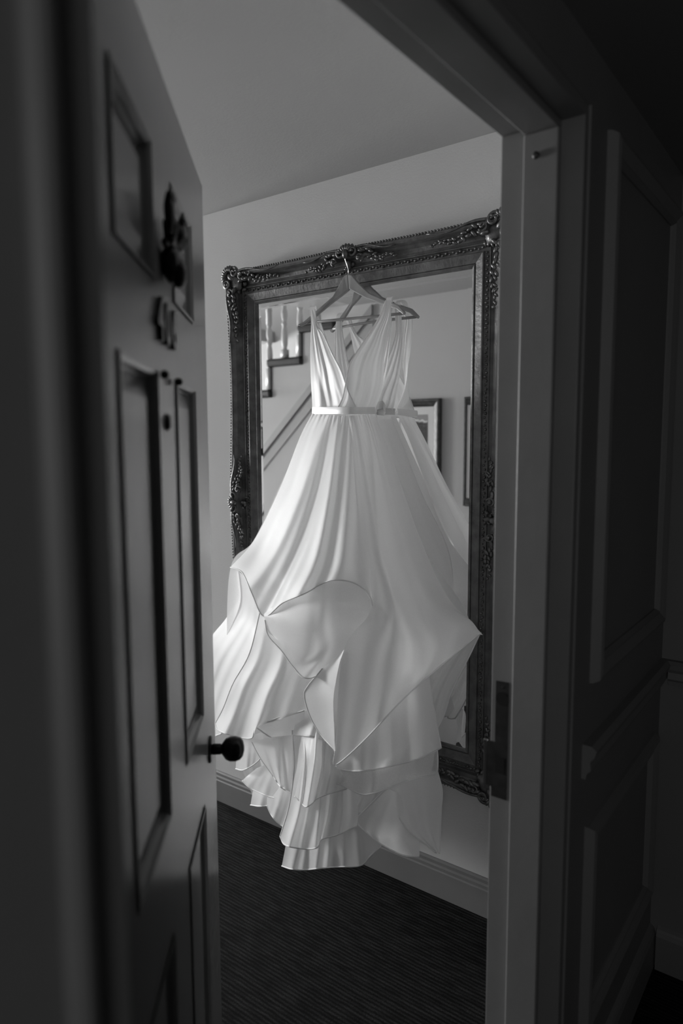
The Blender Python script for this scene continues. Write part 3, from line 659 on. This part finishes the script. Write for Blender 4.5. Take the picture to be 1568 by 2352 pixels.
# second tier, right, and the turned-back right edge of the overskirt
cloth('overskirt_back', [[(1060,1425,.155),(1103,1453,.168)], [(1010,1480,.140),(1077,1508,.150)], [(960,1560,.125),(1039,1584,.130)], [(935,1620,.115),(1021,1640,.118)], [(920,1668,.105),(1002,1680,.106)]], org, 40, 50, [], (3,.006,0,.5), sides=('r',))
cloth('flounce', [[(778,1590,.415),(850,1570,.400),(930,1530,.330),(975,1470,.240)], [(772,1690,.438),(855,1675,.425),(940,1640,.345),(992,1600,.215)], [(770,1740,.452),(855,1735,.432),(950,1712,.340),(1006,1680,.205)], [(771,1758,.458),(782,1767,.456),(810,1771,.448),(862,1767,.430),(954,1745,.340),(1013,1718,.205)]],
  org, 80, 60, [(.75,.72,.06,.018,.7),(.55,.5,.07,-.014,.7),(.25,.25,.07,.014,.7)], (3,.002,1,.6), sides=('r',))
# third tier
cloth('flounce', [[(752,1735,.420),(850,1735,.405),(930,1715,.320),(1000,1690,.195)], [(768,1785,.435),(850,1785,.412),(935,1760,.325),(1005,1735,.190)], [(760,1797,.440),(790,1806,.438),(836,1825,.425),(891,1810,.385),(946,1790,.325),(998,1779,.215),(1005,1768,.19)]],
  org_sheer, 80, 40, [(.4,.4,.08,.016,.7),(.7,.7,.07,-.014,.7)], (3,.002,2,.6), sides=('r',))
cloth('flounce', [[(545,1680,.33),(575,1688,.345),(606,1680,.365)], [(543,1725,.325),(568,1730,.345),(600,1720,.365)], [(541,1766,.32),(558,1769,.335),(580,1758,.35),(597,1744,.362)]], org, 40, 40, [(.4,.4,.15,.012,1)], (2,.0015,0,1))
cloth('flounce', [[(578,1704,.372),(620,1694,.392),(672,1688,.402)], [(588,1724,.376),(628,1722,.400),(672,1725,.410)], [(602,1748,.382),(636,1760,.404),(672,1765,.414)], [(628,1784,.390),(645,1808,.405),(668,1822,.412)]], org, 50, 40, [(.5,.5,.1,.014,.8),(.75,.7,.08,-.012,.8)], (2,.002,.4,.7), sides=('l',))
cloth('flounce', [[(590,1764,.315),(612,1757,.335),(645,1765,.355)], [(568,1782,.316),(598,1790,.340),(640,1800,.360)], [(556,1793,.318),(571,1808,.325),(590,1818,.335),(613,1828,.348),(640,1835,.36)]], org, 40, 30, [], (2,.002,0,.8))
cloth('flounce', [[(584,1800,.28),(602,1806,.295),(630,1812,.31)], [(579,1825,.28),(598,1830,.298),(625,1832,.312)], [(575,1849,.28),(595,1852,.295),(620,1850,.31)]], org, 30, 24, [(.5,.5,.2,.012,1)], None)
cloth('flounce', [[(628,1780,.340),(650,1785,.360),(680,1785,.375)], [(614,1830,.342),(642,1838,.366),(675,1838,.380)], [(613,1850,.342),(622,1870,.348),(636,1888,.355),(660,1905,.37)]], org, 40, 40, [(.45,.45,.15,.014,1)], (2,.0015,0,1))
# gathered middle tiers
cloth('flounce', [[(668,1640,.335),(700,1640,.340),(735,1645,.350),(775,1700,.365),(805,1760,.370)], [(672,1695,.380),(700,1695,.390),(736,1700,.395),(776,1750,.395),(808,1795,.388)], [(676,1760,.405),(700,1760,.425),(738,1765,.425),(778,1790,.415),(815,1820,.395)], [(664,1850,.415),(695,1860,.435),(735,1865,.430),(775,1860,.412),(822,1865,.385)], [(643,1921,.405),(655,1941,.420),(693,1949,.440),(727,1947,.438),(739,1928,.420),(773,1918,.410),(820,1897,.380)]],
  org, 100, 60, [(.14,.16,.05,.030,.7),(.26,.30,.05,-.028,.7),(.40,.46,.06,.024,.7),(.55,.58,.035,-.034,.7),(.75,.78,.07,.020,.8)], (4,.0015,0,.6), sides=('l',))
cloth('flounce', [[(690,1585,.350),(725,1610,.365),(768,1660,.380)], [(682,1640,.365),(715,1660,.385),(768,1700,.395)], [(672,1688,.385),(700,1690,.400),(725,1693,.408),(760,1706,.412)]], org, 50, 40, [(.4,.4,.15,.010,.8)], (3,.0015,0,.6))
cloth('flounce', [[(700,1630,.345),(728,1640,.355),(765,1690,.372),(795,1750,.385)], [(699,1690,.398),(724,1700,.410),(758,1735,.420),(793,1770,.415)], [(694,1750,.432),(720,1760,.448),(752,1770,.448),(795,1790,.430)], [(676,1829,.440),(690,1842,.448),(702,1853,.456),(716,1846,.456),(728,1834,.454),(760,1822,.445),(797,1812,.428)]],
  org, 80, 50, [(.22,.28,.06,.026,.7),(.42,.45,.06,-.022,.7),(.62,.65,.07,.014,.8)], (4,.001,.8,.6))
cloth('flounce', [[(868,1790,.335),(930,1778,.280),(1004,1770,.180)], [(885,1818,.320),(945,1800,.255),(1015,1815,.165)], [(908,1863,.300),(962,1852,.230),(1013,1860,.158)], [(940,1910,.270),(982,1908,.200),(1011,1910,.156)], [(1001,1959,.19),(1005,1961,.17),(1009,1960,.156)]],
  org, 50, 60, [], (2,.002,0,.5), False, sides=('l', 'r'))
cloth('flounce', [[(888,1811,.350),(905,1818,.325),(925,1830,.270)], [(846,1852,.362),(890,1868,.330),(948,1885,.245)], [(819,1882,.366),(875,1912,.338),(962,1930,.215)], [(823,1896,.366),(850,1920,.355),(878,1941,.342),(925,1964,.288),(963,1968,.215)]],
  org, 60, 50, [], (2,.002,1,.5), sides=('l',))
cloth('flounce', [[(665,1880,.29),(700,1885,.31),(750,1880,.32),(800,1870,.315),(870,1860,.29)], [(656,1940,.275),(698,1950,.30),(745,1945,.31),(800,1930,.305),(880,1905,.28)], [(647,1989,.26),(668,1996,.275),(697,1998,.285),(738,1994,.295),(777,1991,.29),(828,1988,.285),(850,1966,.285),(876,1942,.28)]],
  org, 90, 40, [(.12,.10,.05,.020,.7),(.22,.20,.04,-.026,.7),(.34,.32,.05,.024,.7),(.46,.42,.03,-.028,.7),(.6,.58,.06,.018,.7),(.74,.72,.04,-.02,.7)], (4,.0015,0,.5))
